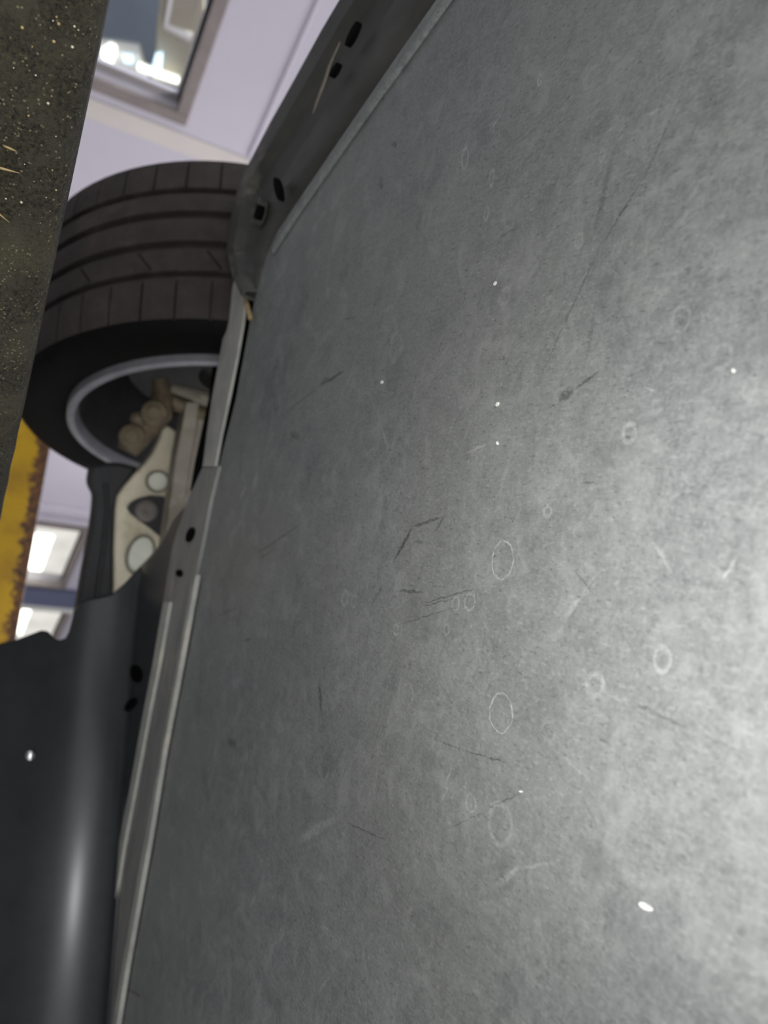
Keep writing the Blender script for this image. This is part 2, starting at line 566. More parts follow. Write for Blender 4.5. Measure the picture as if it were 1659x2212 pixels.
FL, CE = -H0, 2.75
W1 = (.35, 2.02, -.75, .47)                         # openings: x0, x1, z0, z1
W2 = (5.86, 7.02, -.5, .80)
W3 = (7.62, 8.9, -.5, .95)
bm = bmesh.new()
xs = [-3.0]
for a, b, z0, z1 in (W1, W2, W3):
    add_box(bm, WM, xs[-1], a, -.12, 0, FL, CE)
    add_box(bm, WM, a, b, -.12, 0, FL, z0)
    add_box(bm, WM, a, b, -.12, 0, z1, CE)
    xs.append(b)
add_box(bm, WM, xs[-1], 12, -.12, 0, FL, CE)
struct(obj('wall_left', bm, MT_WALL))
bm = bmesh.new()
add_box(bm, WM, -3, 12, -.12, 9, FL - .1, FL)
struct(obj('floor', bm, MT_FLOOR))
bm = bmesh.new()
add_box(bm, WM, -3, 12, -.12, 9, CE, CE + .1)
struct(obj('ceiling', bm, MT_CEIL))
bm = bmesh.new()
add_box(bm, WM, 12, 12.12, -.12, 9, FL, CE)
struct(obj('wall_back', bm, MT_WALL))


def window(n, wnd, fw, label):
    x0, x1, z0, z1 = wnd
    bm = bmesh.new()
    for a in ((x0 - fw, x0, z0 - fw, z1 + fw), (x1, x1 + fw, z0 - fw, z1 + fw), (x0, x1, z0 - fw, z0), (x0, x1, z1, z1 + fw)):
        add_box(bm, WM, a[0], a[1], -.10, .025, a[2], a[3])
    o = struct(obj('window_%d' % n, bm, MT_TAUPE, bevel=.004))
    g = wbox('pane', MT_GLASS, x0, x1, -.032, -.028, z0, z1, o)
    return o


w1 = window(1, W1, .05, '')
w2 = window(2, W2, .05, '')
w3 = window(3, W3, .05, '')
# the office seen behind the first window
bm = bmesh.new()
add_box(bm, WM, -.6, 3.2, -1.6, -1.5, -1.2, 1.2)
struct(obj('wall_office', bm, MT_SLATE))
bm = bmesh.new()
add_box(bm, WM, 3.2, 3.3, -1.6, -.12, -1.2, 1.2)
struct(obj('wall_office_end', bm, MT_BEIGE))
def office(name, poly, y, th, mat, label, cat):
    bm = bmesh.new()
    add_prism(bm, [at_plane(px, py, WM @ Vector((0, y, 0)), WN) for px, py in poly], WN * -th)
    return tag(obj(name, bm, mat, bevel=.003), label, cat)


office('cupboard', [(352, -120), (440, -120), (440, 200), (330, 175), (346, 60)], -.62, .5, MT_BEIGE, 'beige cupboard side seen through the window over the wheel', 'cupboard')
cb = office('notice_board', [(378, -60), (366, 0), (358, 58), (412, 82), (440, -10), (450, -60)], -.60, .018, MT_BEIGE, 'cream board with a white frame beyond the window', 'board')
for poly in ([(378, -60), (364, 0), (353, 62), (362, 62), (373, 4), (388, -60)], [(353, 60), (356, 52), (416, 76), (412, 90)]):
    bm = bmesh.new()
    add_prism(bm, [at_plane(px, py, WM @ Vector((0, -.585, 0)), WN) for px, py in poly], WN * -.014)
    obj('board_frame', bm, MT_WHITEP, cb)
office('bright_patch', [(218, 112), (238, 100), (252, 108), (244, 140), (224, 134)], -.58, .03, MT_GLOW, 'bright square patch glowing low behind the window glass', 'bright patch')
office('bright_strip', [(300, 140), (330, 152), (388, 172), (384, 182), (335, 166), (296, 150)], -.57, .02, MT_GLOW, 'long thin glowing strip behind the window glass', 'bright patch')
office('bluish_patch', [(336, 120), (352, 118), (348, 160), (328, 152)], -.56, .02, MT_BLUISH, 'small bluish glowing patch behind the window glass', 'screen')
office('small_patch', [(264, 122), (286, 124), (288, 138), (268, 136)], -.58, .02, MT_BLUISH, 'small greenish glowing patch between the square one and the strip', 'bright patch')
office('counter', [(205, 104), (300, 118), (318, 174), (205, 152)], -.63, .08, MT_WHITEP, 'pale counter under the bright patches behind the glass', 'counter')
lamp('office_fill', 'AREA', tuple(WM @ Vector((1.2, -.8, 1.1))), tuple(WM @ Vector((1.8, -.9, .2))), 14, (.95, .98, 1.0), shape='RECTANGLE', size=.3, size_y=.6)  # added unseen lamp that brightens the room behind the window
# outside light behind the far windows
for n, (x0, x1, z0, z1) in ((2, W2), (3, W3)):
    o = wbox('blind', MT_DIMDAY, x0, x1, -.115, -.105, z0, z1, w2 if n == 2 else w3)
wbox('daylight_opening', MT_DAY, 6.25, 6.98, -.104, -.10, -.45, .62, w2)
wbox('daylight_opening', MT_DAY, 7.66, 8.7, -.104, -.10, -.45, .66, w3)

# trims on the wall
struct(wbox('trim_1', MT_CREAM, 2.12, 2.21, 0, .004, FL, CE, bevel=.001))
struct(wbox('trim_2', MT_WALL, 5.50, 5.60, 0, .04, FL, CE, bevel=.006))
struct(wbox('trim_3', MT_WALL, 5.68, 5.72, 0, .04, FL, CE, bevel=.006))
struct(wbox('trim_4', MT_BLUE, 7.10, 7.46, 0, .05, FL, CE, bevel=.006))
struct(wbox('trim_5', MT_WHITEP, 7.46, 7.56, 0, .06, FL, CE, bevel=.006))
bm = bmesh.new()
add_tube(bm, [WM @ Vector((x, .008, .81)) for x in (-2, 0, 1, 2.11)], .006, 10)
tag(obj('conduit', bm, MT_WALL, smooth=True), 'thin lavender conduit running level along the wall above the window', 'pipe')

# ------------------------------------------------------------------ the car
car = thing('car', 'car seen from below, grey plastic undertray and one hanging wheel, held up by lift arms', 'car', (0, 1.0, ZP))
AX = Vector((math.sin(math.radians(-68.2)), math.cos(math.radians(-68.2)), 0))     # wheel axis, pointing outboard
FW = Vector((-AX.y, AX.x, 0)) * -1                                                 # car forward
FW = Vector((AX.y, -AX.x, 0))

# --- undertray: a big plate with a rolled lip and a shallow sag
EDGE = [(255, 2212), (300, 1900), (318, 1820), (345, 1640), (400, 1310), (425, 1200), (448, 1100), (472, 1012), (510, 860), (541, 690), (556, 620), (577, 550),
        (600, 500), (650, 425), (720, 322), (800, 205), (870, 103), (940, 3)]
edge = [at_z(x, y, ZP) for x, y in EDGE]
e0 = edge[0] + (edge[0] - edge[2]).normalized() * .35
e1 = edge[-1] + (edge[-1] - edge[-4]).normalized() * .75
outline = [e0] + edge + [e1, e1 - AX * 1.5, e0 - FW * .9]
bm = bmesh.new()
add_prism(bm, outline, Vector((0, 0, .004)))
for i in (1, 2, 3):
    bmesh.ops.bisect_plane(bm, geom=bm.verts[:] + bm.edges[:] + bm.faces[:], plane_co=(XT[i], 0, 0), plane_no=(1, 0, 0))
    bmesh.ops.bisect_plane(bm, geom=bm.verts[:] + bm.edges[:] + bm.faces[:], plane_co=(0, YT[i], 0), plane_no=(0, 1, 0))
tray = obj('undertray', bm, MT_TRAY, car, label='large flat scuffed grey plastic undertray with scratches and dried water rings')
for tl in TILES:
    tray.data.materials.append(tray_material(tl))
for p in tray.data.polygons:
    for i, tl in enumerate(TILES):
        if abs(p.normal.z) > .5 and tl[0] < p.center.x < tl[1] and tl[2] < p.center.y < tl[3]:
            p.material_index = i + 1

# raised fold that runs along the side edge of the tray
bm = bmesh.new()
fold = [at_z(x, y, ZP - .002) for x, y in ((590, 540), (625, 485), (672, 415), (742, 315), (822, 200), (892, 105), (965, 0))]
fold.append(fold[-1] + (fold[-1] - fold[-3]).normalized() * .5)
add_tube(bm, smooth_poly(fold), .006, 10, .5)
obj('edge_fold', bm, MT_TRAY, tray, smooth=True)

# floor pan above the tray
bm = bmesh.new()
pan = [p + Vector((0, 0, .045)) - FW * .06 - AX * .03 for p in (edge[0], edge[5], edge[9], edge[13], edge[-1], e1)]
pan += [e1 - AX * 1.5 + Vector((0, 0, .045)), e0 - FW * .9 + Vector((0, 0, .045))]
add_prism(bm, pan, Vector((0, 0, .08)))
obj('floor_pan', bm, MT_BLACK, car)

# --- flange strip ahead of the tray: U channel with two ridges
ZF = ZP - .004
def strip(name, left, right, z, th, mat, par, lab=None, dz=0.0):
    bm = bmesh.new()
    L = [at_z(x, y, z + dz) for x, y in left]
    Rr = [at_z(x, y, z) for x, y in right]
    up = Vector((0, 0, th))
    n = len(L)
    A = [bm.verts.new(p) for p in L]
    B = [bm.verts.new(p) for p in Rr]
    C = [bm.verts.new(p + up) for p in Rr]
    Dd = [bm.verts.new(p + up) for p in L]
    for i in range(n - 1):
        for p, q in ((A, B), (B, C), (C, Dd), (Dd, A)):
            bm.faces.new((p[i], p[i + 1], q[i + 1], q[i]))
    bm.faces.new((A[0], B[0], C[0], Dd[0]))
    bm.faces.new((A[-1], Dd[-1], C[-1], B[-1]))
    return obj(name, bm, mat, par, label=lab, bevel=.0012)


# upright lip beside the dark gap
strip('flange_lip', [(508, 590), (486, 700), (476, 760), (459, 850), (447, 930), (438, 1000), (436, 1012)],
      [(536, 590), (523, 700), (511, 770), (494, 855), (476, 940), (465, 1000), (463, 1012)], ZF, .004, MT_PALE, car, 'pale upright flange beside a dark gap', .0)
strip('gap_shade', [(470, 560), (470, 700), (450, 860), (420, 1000), (410, 1060)], [(600, 560), (585, 700), (560, 860), (530, 1000), (500, 1060)], ZP + .016, .004, MT_HOLE, car)  # black sheet painting the shade inside the gap, no real part
# broad dusty flange
fl = strip('flange_plate', [(438, 1006), (405, 1080), (385, 1140), (372, 1180), (352, 1300), (330, 1430), (305, 1560), (280, 1700), (255, 1830), (235, 1960), (212, 2100), (190, 2212), (165, 2330)],
      [(472, 1006), (454, 1080), (441, 1150), (430, 1205), (408, 1300), (385, 1420), (362, 1545), (338, 1690), (318, 1812), (300, 1920), (276, 2080), (256, 2212), (236, 2330)], ZF, .006, MT_FLANGE, car, 'dusty grey flange plate running along the undertray seam')
strip('ridge', [(412, 1270), (392, 1380), (366, 1520), (340, 1660), (312, 1810), (294, 1910), (262, 2090), (242, 2212), (222, 2330)],
      [(424, 1240), (404, 1350), (380, 1480), (353, 1620), (322, 1810), (304, 1910), (272, 2090), (252, 2212), (232, 2330)], ZF - .004, .006, MT_PALE, fl)
strip('ridge', [(352, 1300), (330, 1430), (305, 1560), (280, 1700), (255, 1830), (235, 1960), (212, 2100), (190, 2212), (165, 2330)],
      [(366, 1300), (343, 1430), (317, 1560), (291, 1700), (266, 1830), (246, 1960), (222, 2100), (199, 2212), (174, 2330)], ZF - .004, .006, MT_PALE, fl)


def slot(px, py, rx, ry, z, par, name='slot', mat=None, tilt=0.0, dep=.0025):
    """oval pressed recess with a rim, lying under a level sheet"""
    bm = bmesh.new()
    pts = []
    for i in range(14):
        a = 2 * math.pi * i / 14
        x, y = rx * math.cos(a), ry * math.sin(a)
        pts.append(at_z(px + x * math.cos(tilt) - y * math.sin(tilt), py + x * math.sin(tilt) + y * math.cos(tilt), z - dep))
    add_prism(bm, pts, Vector((0, 0, dep)))
    return obj(name, bm, mat or MT_HOLE, par)


slot(409, 1155, 7, 17, ZF, fl, tilt=.35)
slot(385, 1238, 6, 8, ZF, fl)

# --- front shield: level apron that turns down into an upright face
SA = Vector((0.885, -0.465, 0)).normalized()            # along the bend
SN = Vector((-SA.y, SA.x, 0))                           # forward, away from the lens
P0 = Vector((.56, 1.067, 0))
OUT = [(-60, 1420), (0, 1390), (30, 1384), (62, 1372), (88, 1362), (104, 1364), (112, 1376), (126, 1384), (142, 1378), (151, 1360), (156, 1330), (166, 1308), (190, 1294), (215, 1290),
       (243, 1283), (268, 1262), (290, 1238), (318, 1210), (340, 1186), (356, 1160), (368, 1140), (385, 1110), (420, 1080), (470, 1040), (600, 1000)]


def y_out(x):
    for (xa, ya), (xb, yb) in zip(OUT, OUT[1:]):
        if xa <= x <= xb:
            return ya + (yb - ya) * (x - xa) / (xb - xa)
    return OUT[0][1] if x < OUT[0][0] else OUT[-1][1]


seam = [(440, 1000), (385, 1140), (372, 1180), (352, 1300), (330, 1430), (305, 1560), (280, 1700), (255, 1830), (235, 1960), (212, 2100), (190, 2212), (140, 2440)]
seam = [at_z(x + 16, y, .2485) for x, y in seam]
lens = [0]
for a, b in zip(seam, seam[1:]):
    lens.append(lens[-1] + (b - a).length)


def seam_at(t):
    d = t * lens[-1]
    for i in range(len(seam) - 1):
        if d <= lens[i + 1]:
            return seam[i].lerp(seam[i + 1], (d - lens[i]) / (lens[i + 1] - lens[i]))
    return seam[-1]


prof = [(-.046, .244)]                                   # (offset from the face, height): the turn-down tightens, then runs almost upright
for i in range(70):
    d = .004 * i
    ang = 66 * d / .024 if d < .024 else 66 + (d - .024) / .07 * 26 if d < .094 else min(92 + (d - .094) * 300, 104)
    fo, z = prof[-1]
    prof.append((fo + .004 * math.cos(math.radians(ang)), z - .004 * math.sin(math.radians(ang))))
NS, NA = 160, 14
grid = []
for t in range(NS + 1):
    s = -.75 + 1.07 * t / NS
    edge_pt = seam_at(t / NS)
    face = [P0 + SA * s + SN * fo + Vector((0, 0, z)) for fo, z in prof]
    col = []
    for k in range(NA):
        u = k / NA
        p = edge_pt.lerp(face[0], u)
        p.z = .2485 + (.244 - .2485) * (u * u * (3 - 2 * u))
        col.append(p)
    grid.append(col + face)
bm = bmesh.new()
rows_s = []
for k in range(len(grid[0])):
    line = [g[k] for g in grid]
    over = [pix(p)[1] - y_out(pix(p)[0]) for p in line]
    i0 = max([i for i in range(len(line) - 1) if over[i] < 0] or [0])
    a, b = line[i0], line[i0 + 1]
    for _ in range(30):
        m = a.lerp(b, .5)
        x, y = pix(m)
        if y < y_out(x):
            a = m
        else:
            b = m
    line = [b] + line[i0 + 1:]
    # even steps from the shaped rim to the near end
    acc = [0]
    for p, q in zip(line, line[1:]):
        acc.append(acc[-1] + (q - p).length)
    out = []
    for m in range(NS + 1):
        d = acc[-1] * m / NS
        i = 0
        while i < len(acc) - 2 and acc[i + 1] < d:
            i += 1
        out.append(line[i].lerp(line[i + 1], (d - acc[i]) / max(acc[i + 1] - acc[i], 1e-9)))
    rows_s.append([bm.verts.new(p) for p in out])
for a, b in zip(rows_s, rows_s[1:]):
    for m in range(NS):
        bm.faces.new((a[m], a[m + 1], b[m + 1], b[m]))
from mathutils.bvhtree import BVHTree
bmesh.ops.recalc_face_normals(bm, faces=bm.faces)
SHB = BVHTree.FromBMesh(bm)
shield = obj('front_shield', bm, MT_SHIELD, car, smooth=True, label='smooth dark plastic shield turning down in front of the undertray')
md = shield.modifiers.new('solid', 'SOLIDIFY')
md.thickness = .003
md.offset = 0


def on_shield(px, py):
    v = ray(px, py)
    hit = SHB.ray_cast(Vector((0, 0, 0)), v)
    n = hit[1] if hit[1].dot(v) < 0 else -hit[1]
    return hit[0] + n * .0016, n


c, nn = on_shield(65, 1632)
bm = bmesh.new()
add_lathe(bm, [(-.001, .0), (-.0005, .0075), (.002, .0072), (.004, .005), (.005, 0)], c, (nn * 1.0 - ray(65, 1632) * 3).normalized(), 16)  # bright dot of a daylit hole, made as a chrome dome facing the lens
obj('dome', bm, MT_CHROME, shield, smooth=True, label='daylit hole shown as a small chrome rivet')
for (px, py, rx, ry, tl) in ((297, 1455, 13, 20, -.25), (285, 1522, 9, 19, .75)):
    bm = bmesh.new()
    pts = []
    for i in range(14):
        a = 2 * math.pi * i / 14
        x, y = rx * math.cos(a), ry * math.sin(a)
        p, nn = on_shield(px + x * math.cos(tl) - y * math.sin(tl), py + x * math.sin(tl) + y * math.cos(tl))
        pts.append(p)
    add_prism(bm, pts, nn * .001)
    obj('slot', bm, MT_HOLE, shield)
for (px, py, rx, ry, tl) in ((228, 1972, 8, 34, .14), (218, 2045, 7, 20, .14)):
    slot(px, py, rx, ry, ZF, fl, tilt=tl)

# --- side skirt beyond the tray
ZS = ZP - .012
SKL = [(748, -10), (700, 70), (640, 178), (590, 266), (548, 345), (520, 400), (505, 470), (495, 540), (510, 600), (530, 640)]
SKR = [(955, -30), (872, 90), (800, 192), (720, 306), (655, 400), (622, 448), (598, 485), (578, 525), (566, 570), (556, 600)]
bm = bmesh.new()
n = len(SKL)
rows = []
for i in range(n):
    a = at_z(*SKL[i], ZS)
    b = at_z(SKR[i][0] + 16, SKR[i][1] + 8, ZP + .006)
    row = []
    for j, (t, dz) in enumerate(((-.12, .06), (0, .004), (.04, -.003), (.22, -.004), (.30, .006), (.55, .007), (.62, .0), (.82, -.003), (1.0, 0.0))):
        p = a.lerp(b, t) + Vector((0, 0, dz))
        row.append(p)
    rows.append(row)
rows.insert(0, [p + (p - q) * 6 for p, q in zip(rows[0], rows[1])])
vr = [[bm.verts.new(p) for p in r] for r in rows]
for a, b in zip(vr, vr[1:]):
    for j in range(len(a) - 1):
        bm.faces.new((a[j], a[j + 1], b[j + 1], b[j]))
skirt = obj('side_skirt', bm, MT_SKIRT, car, smooth=True, angle=25, label='dirty black trim strip along the outer edge of the undertray')
md = skirt.modifiers.new('solid', 'SOLIDIFY')
md.thickness = .003
md.offset = 1
for (px, py, rx, ry, tl) in ((758, 72, 5, 30, .45), (720, 150, 4, 18, .5), (598, 408, 6, 26, -.2)):
    slot(px, py, rx, ry, ZS + .001, skirt, tilt=tl, dep=.005)
# retaining clip with a hole near the corner
bm = bmesh.new()
c = at_z(556, 458, ZS)
add_lathe(bm, [(.006, .017), (-.002, .017), (-.004, .015), (-.004, .010), (.004, .009), (.006, 0)], c, Vector((0, 0, 1)), 24)
clip = obj('clip', bm, MT_SKIRT, skirt, smooth=True, angle=40)
bm = bmesh.new()
add_lathe(bm, [(-.0045, 0), (-.0045, .0085), (.003, .0085)], at_z(562, 460, ZS), Vector((0, 0, 1)), 20)
obj('hole', bm, MT_HOLE, clip)
# caked dust along the skirt
bm = bmesh.new()
pts = [at_z(x, y, ZS - .004) for x, y in ((735, 90), (712, 140), (700, 180), (686, 215), (676, 245))]
add_tube(bm, smooth_poly(pts), [.001 + .0028 * math.sin(math.pi * i / (len(smooth_poly(pts)) - 1)) for i in range(len(smooth_poly(pts)))], 8, .35)
obj('dust_streak', bm, MT_DUST, skirt, smooth=True)

# --- wheel
SCL = 1.015
WC = Vector((-.143, 1.271, .349)) * SCL
RT = .335


def make_tyre():
    bm = bmesh.new()
    # profile rows: (s, r, kind) kind: 0 plain, 1 shoulder with sipes, 2 rib with slanted sipes
    P = [(-.060, .252, 0), (-.068, .258, 0), (-.0745, .275, 0), (-.076, .295, 0), (-.074, .312, 0), (-.070, .323, 0), (-.064, .3285, 0),
         (-.060, .3305, 1), (-.050, .3322, 1), (-.030, .3335, 1), (-.006, RT - .0008, 1), (-.0025, RT - .001, 0)]
    def groove(s, wd, dp=.0085):
        return [(s - wd, RT, 0), (s - wd * .8, RT - dp, 0), (s + wd * .8, RT - dp, 0), (s + wd, RT, 0)]
    P += groove(.004, .0052)
    P += [(.012, RT, 2), (.026, RT + .0004, 2), (.040, RT, 2)]
    P += groove(.0495, .0065)
    P += [(.056, RT + .0004, 0), (.074, RT + .0006, 0), (.090, RT + .0004, 0)]
    P += groove(.0975, .0065)
    P += [(.104, RT + .0003, 0), (.118, RT, 0), (.128, RT - .0002, 0)]
    P += groove(.137, .0055)
    P += [(.142, RT - .0008, 1), (.165, RT - .0022, 1), (.186, RT - .005, 1), (.196, RT - .009, 0), (.203, RT - .018, 0), (.208, .300, 0), (.207, .280, 0), (.200, .262, 0), (.190, .252, 0)]
    NP = 46
    u = AX.cross(Vector((0, 0, 1))).normalized()
    v = AX.cross(u)
    cols = []
    for kx in range(NP):
        for off, low in ((0.0, 0), (.004, 1), (.075, 1), (.079, 0), (.53, 0)):
            cols.append((2 * math.pi * (kx + off) / NP, low, kx))
    rings = []
    for s, r, kd in P:
        ring = []
        for th, low, kx in cols:
            rr, t2 = r, th
            if kd == 1 and low:
                rr -= .0055
            if kd == 2:
                t2 = th - (s - .026) * 2.2
                if low and kx % 2 == 0:
                    rr -= .004
            ring.append(bm.verts.new(WC + AX * s + u * (rr * math.cos(t2)) + v * (rr * math.sin(t2))))
        rings.append(ring)
    m = len(cols)
    for ri, (a, b) in enumerate(zip(rings, rings[1:])):
        for kx in range(m):
            f = bm.faces.new((a[kx], a[(kx + 1) % m], b[(kx + 1) % m], b[kx]))
            f.material_index = 1 if ri < 7 or ri > len(rings) - 7 else 0
    return bm


tyre = obj('tyre', make_tyre(), MT_RUBBER, car, smooth=True, angle=28, label='black wide tyre with four grooves and ribbed shoulders')
tyre.data.materials.append(MT_SIDEWALL)
bm = bmesh.new()
add_lathe(bm, [(-.062, .256), (-.077, .254), (-.080, .249), (-.078, .243), (-.070, .239), (-.060, .238), (-.045, .232), (.02, .222), (.13, .215), (.165, .21),
               (.17, .20), (.17, .07), (.15, .055), (.15, .0)], WC, AX, 96)
for f in bm.faces:
    c = f.calc_center_median() - WC
    if c.dot(AX) > -.055:
        f.material_index = 1
rim = obj('rim', bm, MT_ALLOY, car, smooth=True, angle=35, label='dull grey alloy rim lip of the wheel')
rim.data.materials.append(worn('dark_barrel', (.055, .053, .055), (.035, .034, .035), 25, .5, .3, .1))  # barrel much darker than the lip
bm = bmesh.new()
add_lathe(bm, [(.035, .06), (.035, .176), (.061, .176), (.061, .06), (.035, .06)], WC, AX, 64)
add_lathe(bm, [(.061, 0.0), (.061, .085), (.12, .08), (.12, 0)], WC, AX, 32)
obj('brake_disc', bm, MT_BRAKE, car, smooth=True, angle=35)
# caliper hugging the disc
bm = bmesh.new()
prv = None
ang = [math.radians(a) for a in range(-60, 1, 10)]
u = FW * -1
for s0, s1 in ((.0, .033), (.064, .10)):
    o_in = [WC + AX * s0 + (u * math.cos(a) + Vector((0, 0, 1)) * math.sin(a)) * .12 for a in ang]
    o_out = [WC + AX * s0 + (u * math.cos(a) + Vector((0, 0, 1)) * math.sin(a)) * .195 for a in ang]
    add_prism(bm, o_in + o_out[::-1], AX * (s1 - s0))
obj('brake_caliper', bm, MT_BRAKE, car, bevel=.004)


# --- suspension behind the wheel
def px_tube(name, pts, ys, rads, mat, par=car, n=14, label=None, it=1):
    bm = bmesh.new()
    P = [at_y(x, y, yy) for (x, y), yy in zip(pts, ys)]
    add_tube(bm, P, rads, n)
    return obj(name, bm, mat, par, smooth=True, angle=40, label=label, bevel=.001)


# knuckle: lobed casting with two ball-joint bosses
YK = 1.235
kn = px_tube('wheel_knuckle', [(345, 818), (352, 850), (345, 890), (318, 920), (290, 948), (275, 975)], [YK + .02] * 6, [.012, .017, .022, .020, .022, .016], MT_RUSTY, label='rusty brown wheel knuckle casting with round bosses')
for (px, py, rr, yy) in ((333, 893, .021, YK - .005), (285, 943, .020, YK + .005), (298, 905, .012, YK + .01)):
    bm = bmesh.new()
    c = at_y(px, py, yy)
    d = -c.normalized()
    add_lathe(bm, [(-.02, rr * .9), (.004, rr), (.010, rr * .92), (.012, rr * .6), (.012, 0)], c, d, 24)
    add_lathe(bm, [(.012, rr * .55), (.020, rr * .52), (.021, 0)], c, d, 6)
    obj('ball_joint', bm, MT_RUSTY, kn, smooth=True, angle=35)
px_tube('tie_rod', [(375, 838), (410, 848), (440, 858), (480, 872), (540, 888)], [1.22, 1.20, 1.18, 1.17, 1.16], [.008, .010, .011, .010, .010], MT_STEEL, label='pale steel tie rod behind the flange')
px_tube('track_arm', [(362, 858), (385, 872), (430, 890), (480, 905)], [1.26, 1.26, 1.25, 1.25], [.012, .014, .012, .012], MT_RUSTY)

# control arm: cast plate with pockets and a rubber bush
YA = 1.315
AN = Vector((0, 1, 0))
ARM = [(352, 925), (362, 918), (380, 930), (384, 985), (380, 1060), (372, 1150), (352, 1230), (325, 1330), (240, 1345), (246, 1270), (246, 1180), (249, 1100), (253, 1072), (266, 1052), (292, 1022), (314, 1000), (330, 978), (344, 950)]
RND = ((338, 1040, 21, 22, 0),)
bm = bmesh.new()
pts = [at_y(x, y, YA) for x, y in ARM]
add_prism(bm, pts, AN * .03)
arm = obj('control_arm', bm, MT_CAST, car, label='cream cast aluminium control arm with pockets and a rubber bush', bevel=.004)


def arm_ring(name, poly, wpx, mat, par, depth=.006, closed=True, y=YA):
    """raised or sunk border that follows an outline on the arm's face"""
    bm = bmesh.new()
    P = [at_y(x, a, y) for x, a in poly]
    if closed:
        c = sum(P, Vector()) / len(P)
        inn = [p + (c - p).normalized() * wpx for p in P]
        m = len(P)
        A = [bm.verts.new(p - AN * depth) for p in P]
        B = [bm.verts.new(p - AN * depth * .9) for p in inn]
        A2 = [bm.verts.new(p + AN * .002) for p in P]
        B2 = [bm.verts.new(p + AN * .002) for p in inn]
        for i in range(m):
            j = (i + 1) % m
            for p, q in ((A, B), (B, B2), (B2, A2), (A2, A)):
                bm.faces.new((p[i], p[j], q[j], q[i]))
    return obj(name, bm, mat, par, smooth=True, angle=40)


def plate(name, poly, y, th, mat, par, bevel=.001, label=None):
    bm = bmesh.new()
    add_prism(bm, [at_y(x, a, y) for x, a in poly], AN * th)
    return obj(name, bm, mat, par, bevel=bevel, label=label)


def oval(cx, cy, rx, ry, n=24, t=0.0):
    return [(cx + rx * math.cos(2 * math.pi * i / n) * math.cos(t) - ry * math.sin(2 * math.pi * i / n) * math.sin(t),
             cy + rx * math.cos(2 * math.pi * i / n) * math.sin(t) + ry * math.sin(2 * math.pi * i / n) * math.cos(t)) for i in range(n)]


MT_SHADE = worn('pocket_edge_shade', (.15, .14, .10), (.20, .19, .14), 40, .6)  # shade round the pockets, put into the rings' colour
plate('pocket', oval(342, 1040, 22, 21), YA - .0015, .002, MT_CASTIN, arm)
arm_ring('pocket_rim', oval(340, 1040, 27, 25), .0045, MT_SHADE, arm, .004)
plate('pocket', oval(305, 1196, 26, 40, 24, .35), YA - .0015, .002, MT_CASTIN, arm)
arm_ring('pocket_rim', oval(303, 1198, 32, 46, 24, .35), .0055, MT_SHADE, arm, .004)
TRI = [(274, 1098), (282, 1085), (300, 1076), (325, 1070), (352, 1072), (366, 1078), (366, 1120), (360, 1160), (350, 1163), (325, 1142), (300, 1124), (282, 1110)]
bush = plate('bush_hole_shade', TRI, YA - .004, .004, MT_BLACK, arm, .001)  # flat black plate painting the dark inside of the three-cornered hole
bm = bmesh.new()
c = at_y(316, 1103, YA - .005)
add_lathe(bm, [(-.004, .0185), (.002, .0185), (.006, .015), (.007, .008), (.005, .004), (.005, 0)], c, -AN, 28)
obj('rubber_bush', bm, MT_BUSH, bush, smooth=True, angle=50, label='round grey rubber bush')

# black air guide below the arm
DUCT = [(196, 1005), (192, 1030), (190, 1045), (196, 1058), (203, 1070), (201, 1100), (196, 1140), (185, 1200), (176, 1250), (168, 1300), (160, 1345), (245, 1350), (247, 1270), (247, 1180), (250, 1100), (258, 1070), (285, 1030), (300, 1010), (260, 1000), (225, 1000)]
bm = bmesh.new()
add_prism(bm, [at_y(x, y, YA + .012) for x, y in DUCT], AN * .04)
duct = obj('air_guide', bm, MT_BLACK, car, bevel=.006, label='matt black plastic air guide hanging below the control arm')
px_tube('fold_rib', [(228, 1045), (232, 1100), (224, 1180), (214, 1250), (206, 1310)], [YA + .012] * 5, .004, MT_BLACK, duct)

# subframe beam
bm = bmesh.new()
top = [(402, 868), (392, 925), (380, 985), (372, 1040), (364, 1100), (356, 1165), (345, 1220)]
bot = [(470, 868), (470, 925), (460, 985), (450, 1040), (442, 1100), (430, 1165), (420, 1220)]
yy = [1.24, 1.24, 1.235, 1.23, 1.225, 1.22, 1.21]
A = [at_y(*p, y) for p, y in zip(top, yy)]
B = [at_y(*p, y) for p, y in zip(bot, yy)]
secs = []
for a, b in zip(A, B):
    m1 = a.lerp(b, .38)
    secs.append([a, m1 - AN * .004, a.lerp(b, .46) + AN * .006, b + AN * .006, b + AN * .04, a + AN * .04])
vs = [[bm.verts.new(p) for p in s] for s in secs]
for s, t in zip(vs, vs[1:]):
    for i in range(6):
        bm.faces.new((s[i], s[(i + 1) % 6], t[(i + 1) % 6], t[i]))
bm.faces.new(vs[0])
bm.faces.new(vs[-1][::-1])
obj('subframe', bm, MT_STEEL, car, bevel=.002, label='tan dusty steel subframe beam between flange and control arm')

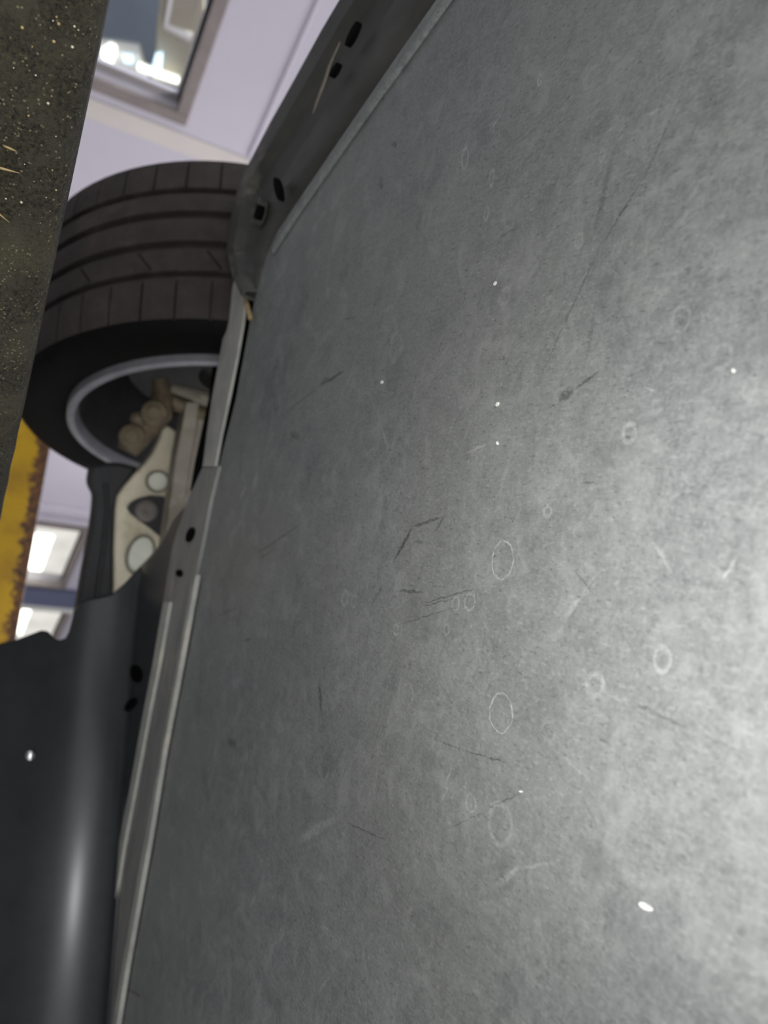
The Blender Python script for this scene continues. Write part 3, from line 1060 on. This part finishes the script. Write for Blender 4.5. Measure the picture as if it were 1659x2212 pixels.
# ------------------------------------------------------------------ lift arms
BD = Vector((.735, .678, 0)).normalized()
BN = Vector((-BD.y, BD.x, 0))                # away from the lens
b0 = at_z(241, 0, .02)
BM = frame(BD, BN, UPV, Vector((b0.x, b0.y, 0)))
arm1 = thing('lift_arm', 'dark gritty lift arm close to the lens along the left edge', 'lift arm', tuple(BM @ Vector((0, 0, -.16))))
bm = bmesh.new()
N = 90
sec = [(0, -.16), (0, -.08), (0, -.02), (0, .008), (.0012, .0125), (.004, .0165), (.008, .019), (.014, .020), (.1, .020), (.114, .012), (.116, -.16)]
rw = []
for i in range(N + 1):
    x = -.75 + 1.55 * i / N
    ch = .0012 * max(0, math.sin(i * 12.9898) * math.sin(i * 3.1)) if x > .3 else 0
    rw.append([bm.verts.new(BM @ Vector((x, y + (ch * .4 if z > 0 and y < .05 else 0), z - (ch if y < .05 and z > 0 else 0)))) for y, z in sec])
for a, b in zip(rw, rw[1:]):
    for j in range(len(sec)):
        bm.faces.new((a[j], a[(j + 1) % len(sec)], b[(j + 1) % len(sec)], b[j]))
bm.faces.new(rw[0])
bm.faces.new(rw[-1][::-1])
obj('beam', bm, MT_GRIT, arm1, smooth=True, angle=40)
# pale scrapes and slivers stuck on its face
for (p1, p2) in (((-30, 355), (42, 374)), ((8, 315), (36, 327)), ((-40, 430), (20, 480))):
    A, B = (at_plane(*p, BM @ Vector((0, -.0008, 0)), BN) for p in (p1, p2))
    bm = bmesh.new()
    add_tube(bm, [A, A.lerp(B, .5), B], [.0008, .0013, .0004], 6, .5)
    obj('sliver', bm, MT_STRAW, arm1, smooth=True)
for i in range(24):
    px = random.uniform(5, 205)
    py = random.uniform(5, 640)
    if px > 241 - .2117 * py - 22:
        continue
    c = at_plane(px, py, BM @ Vector((0, -.0003, 0)), BN)
    bm = bmesh.new()
    r = random.choice((.0004, .0005, .0006, .0008))
    add_lathe(bm, [(0, 0), (0, r), (r * .5, r * .6), (r * .6, 0)], c, -BN, 6)
    obj('metal_chip', bm, random.choice((MT_STRAW, MT_CAST, MT_CAST)), arm1)

YL = 1.9
zt = at_y(110, 960, YL).z
arm2 = thing('lift_arm', 'yellow lift arm with rusted upper edge behind the wheel', 'lift arm', (.4, YL, zt - .16))
bm = bmesh.new()
add_box(bm, Matrix.Identity(4), -.45, 1.5, YL, YL + .12, zt - .16, zt)
obj('beam', bm, yellow_material(zt), arm2, bevel=.006)

# ------------------------------------------------------------------ small loose things
def loose_tube(name, pts, z, rads, mat, label, cat):
    bm = bmesh.new()
    P = smooth_poly([at_z(x, y, z) for x, y in pts], 1)
    add_tube(bm, P, rads, 8)
    return tag(obj(name, bm, mat, smooth=True), label, cat)


loose_tube('dry_stem', [(520, 572), (522, 610), (532, 650), (541, 688)], ZP - .006, .0028, MT_STRAW, 'dry tan stem caught in the gap at the tray corner', 'stem')
loose_tube('fibre', [(262, 2142), (275, 2136), (288, 2144), (302, 2152)], ZP - .002, .0004, MT_HAIR, 'fine brown fibre hanging from the seam near the bottom edge', 'fibre')


def flake(px, py, rx, ry, tilt, label):
    bm = bmesh.new()
    pts = []
    for i in range(9):
        a = 2 * math.pi * i / 9
        k = random.uniform(.8, 1.1)
        x, y = rx * k * math.cos(a), ry * k * math.sin(a)
        x, y = x * .8, y * .8
        pts.append(at_z(px + x * math.cos(tilt) - y * math.sin(tilt), py + x * math.sin(tilt) + y * math.cos(tilt), ZP - .0007))
    add_prism(bm, pts, Vector((0, 0, .0007)))
    return tag(obj('white_flake', bm, MT_WHITE), label, 'flake', 'white flakes on the undertray')


flake(1392, 1958, 21, 8, .55, 'largest white flake stuck on the undertray, at its lower right')
flake(1073, 873, 3.4, 7, .5, 'slanted white flake on the undertray above the middle')
flake(1073, 957, 2.6, 5, 0, 'tiny white flake just below a slanted one')
flake(1068, 612, 3, 6, .5, 'yellowish white flake highest on the undertray')
flake(824, 825, 3, 5, .3, 'tiny white flake near a dark tear at the left of the undertray')
flake(1583, 800, 4, 5, .2, 'tiny white flake at the right side of the undertray')
flake(1124, 1710, 4, 3, .2, 'tiny white flake at the end of a thin dark scratch')
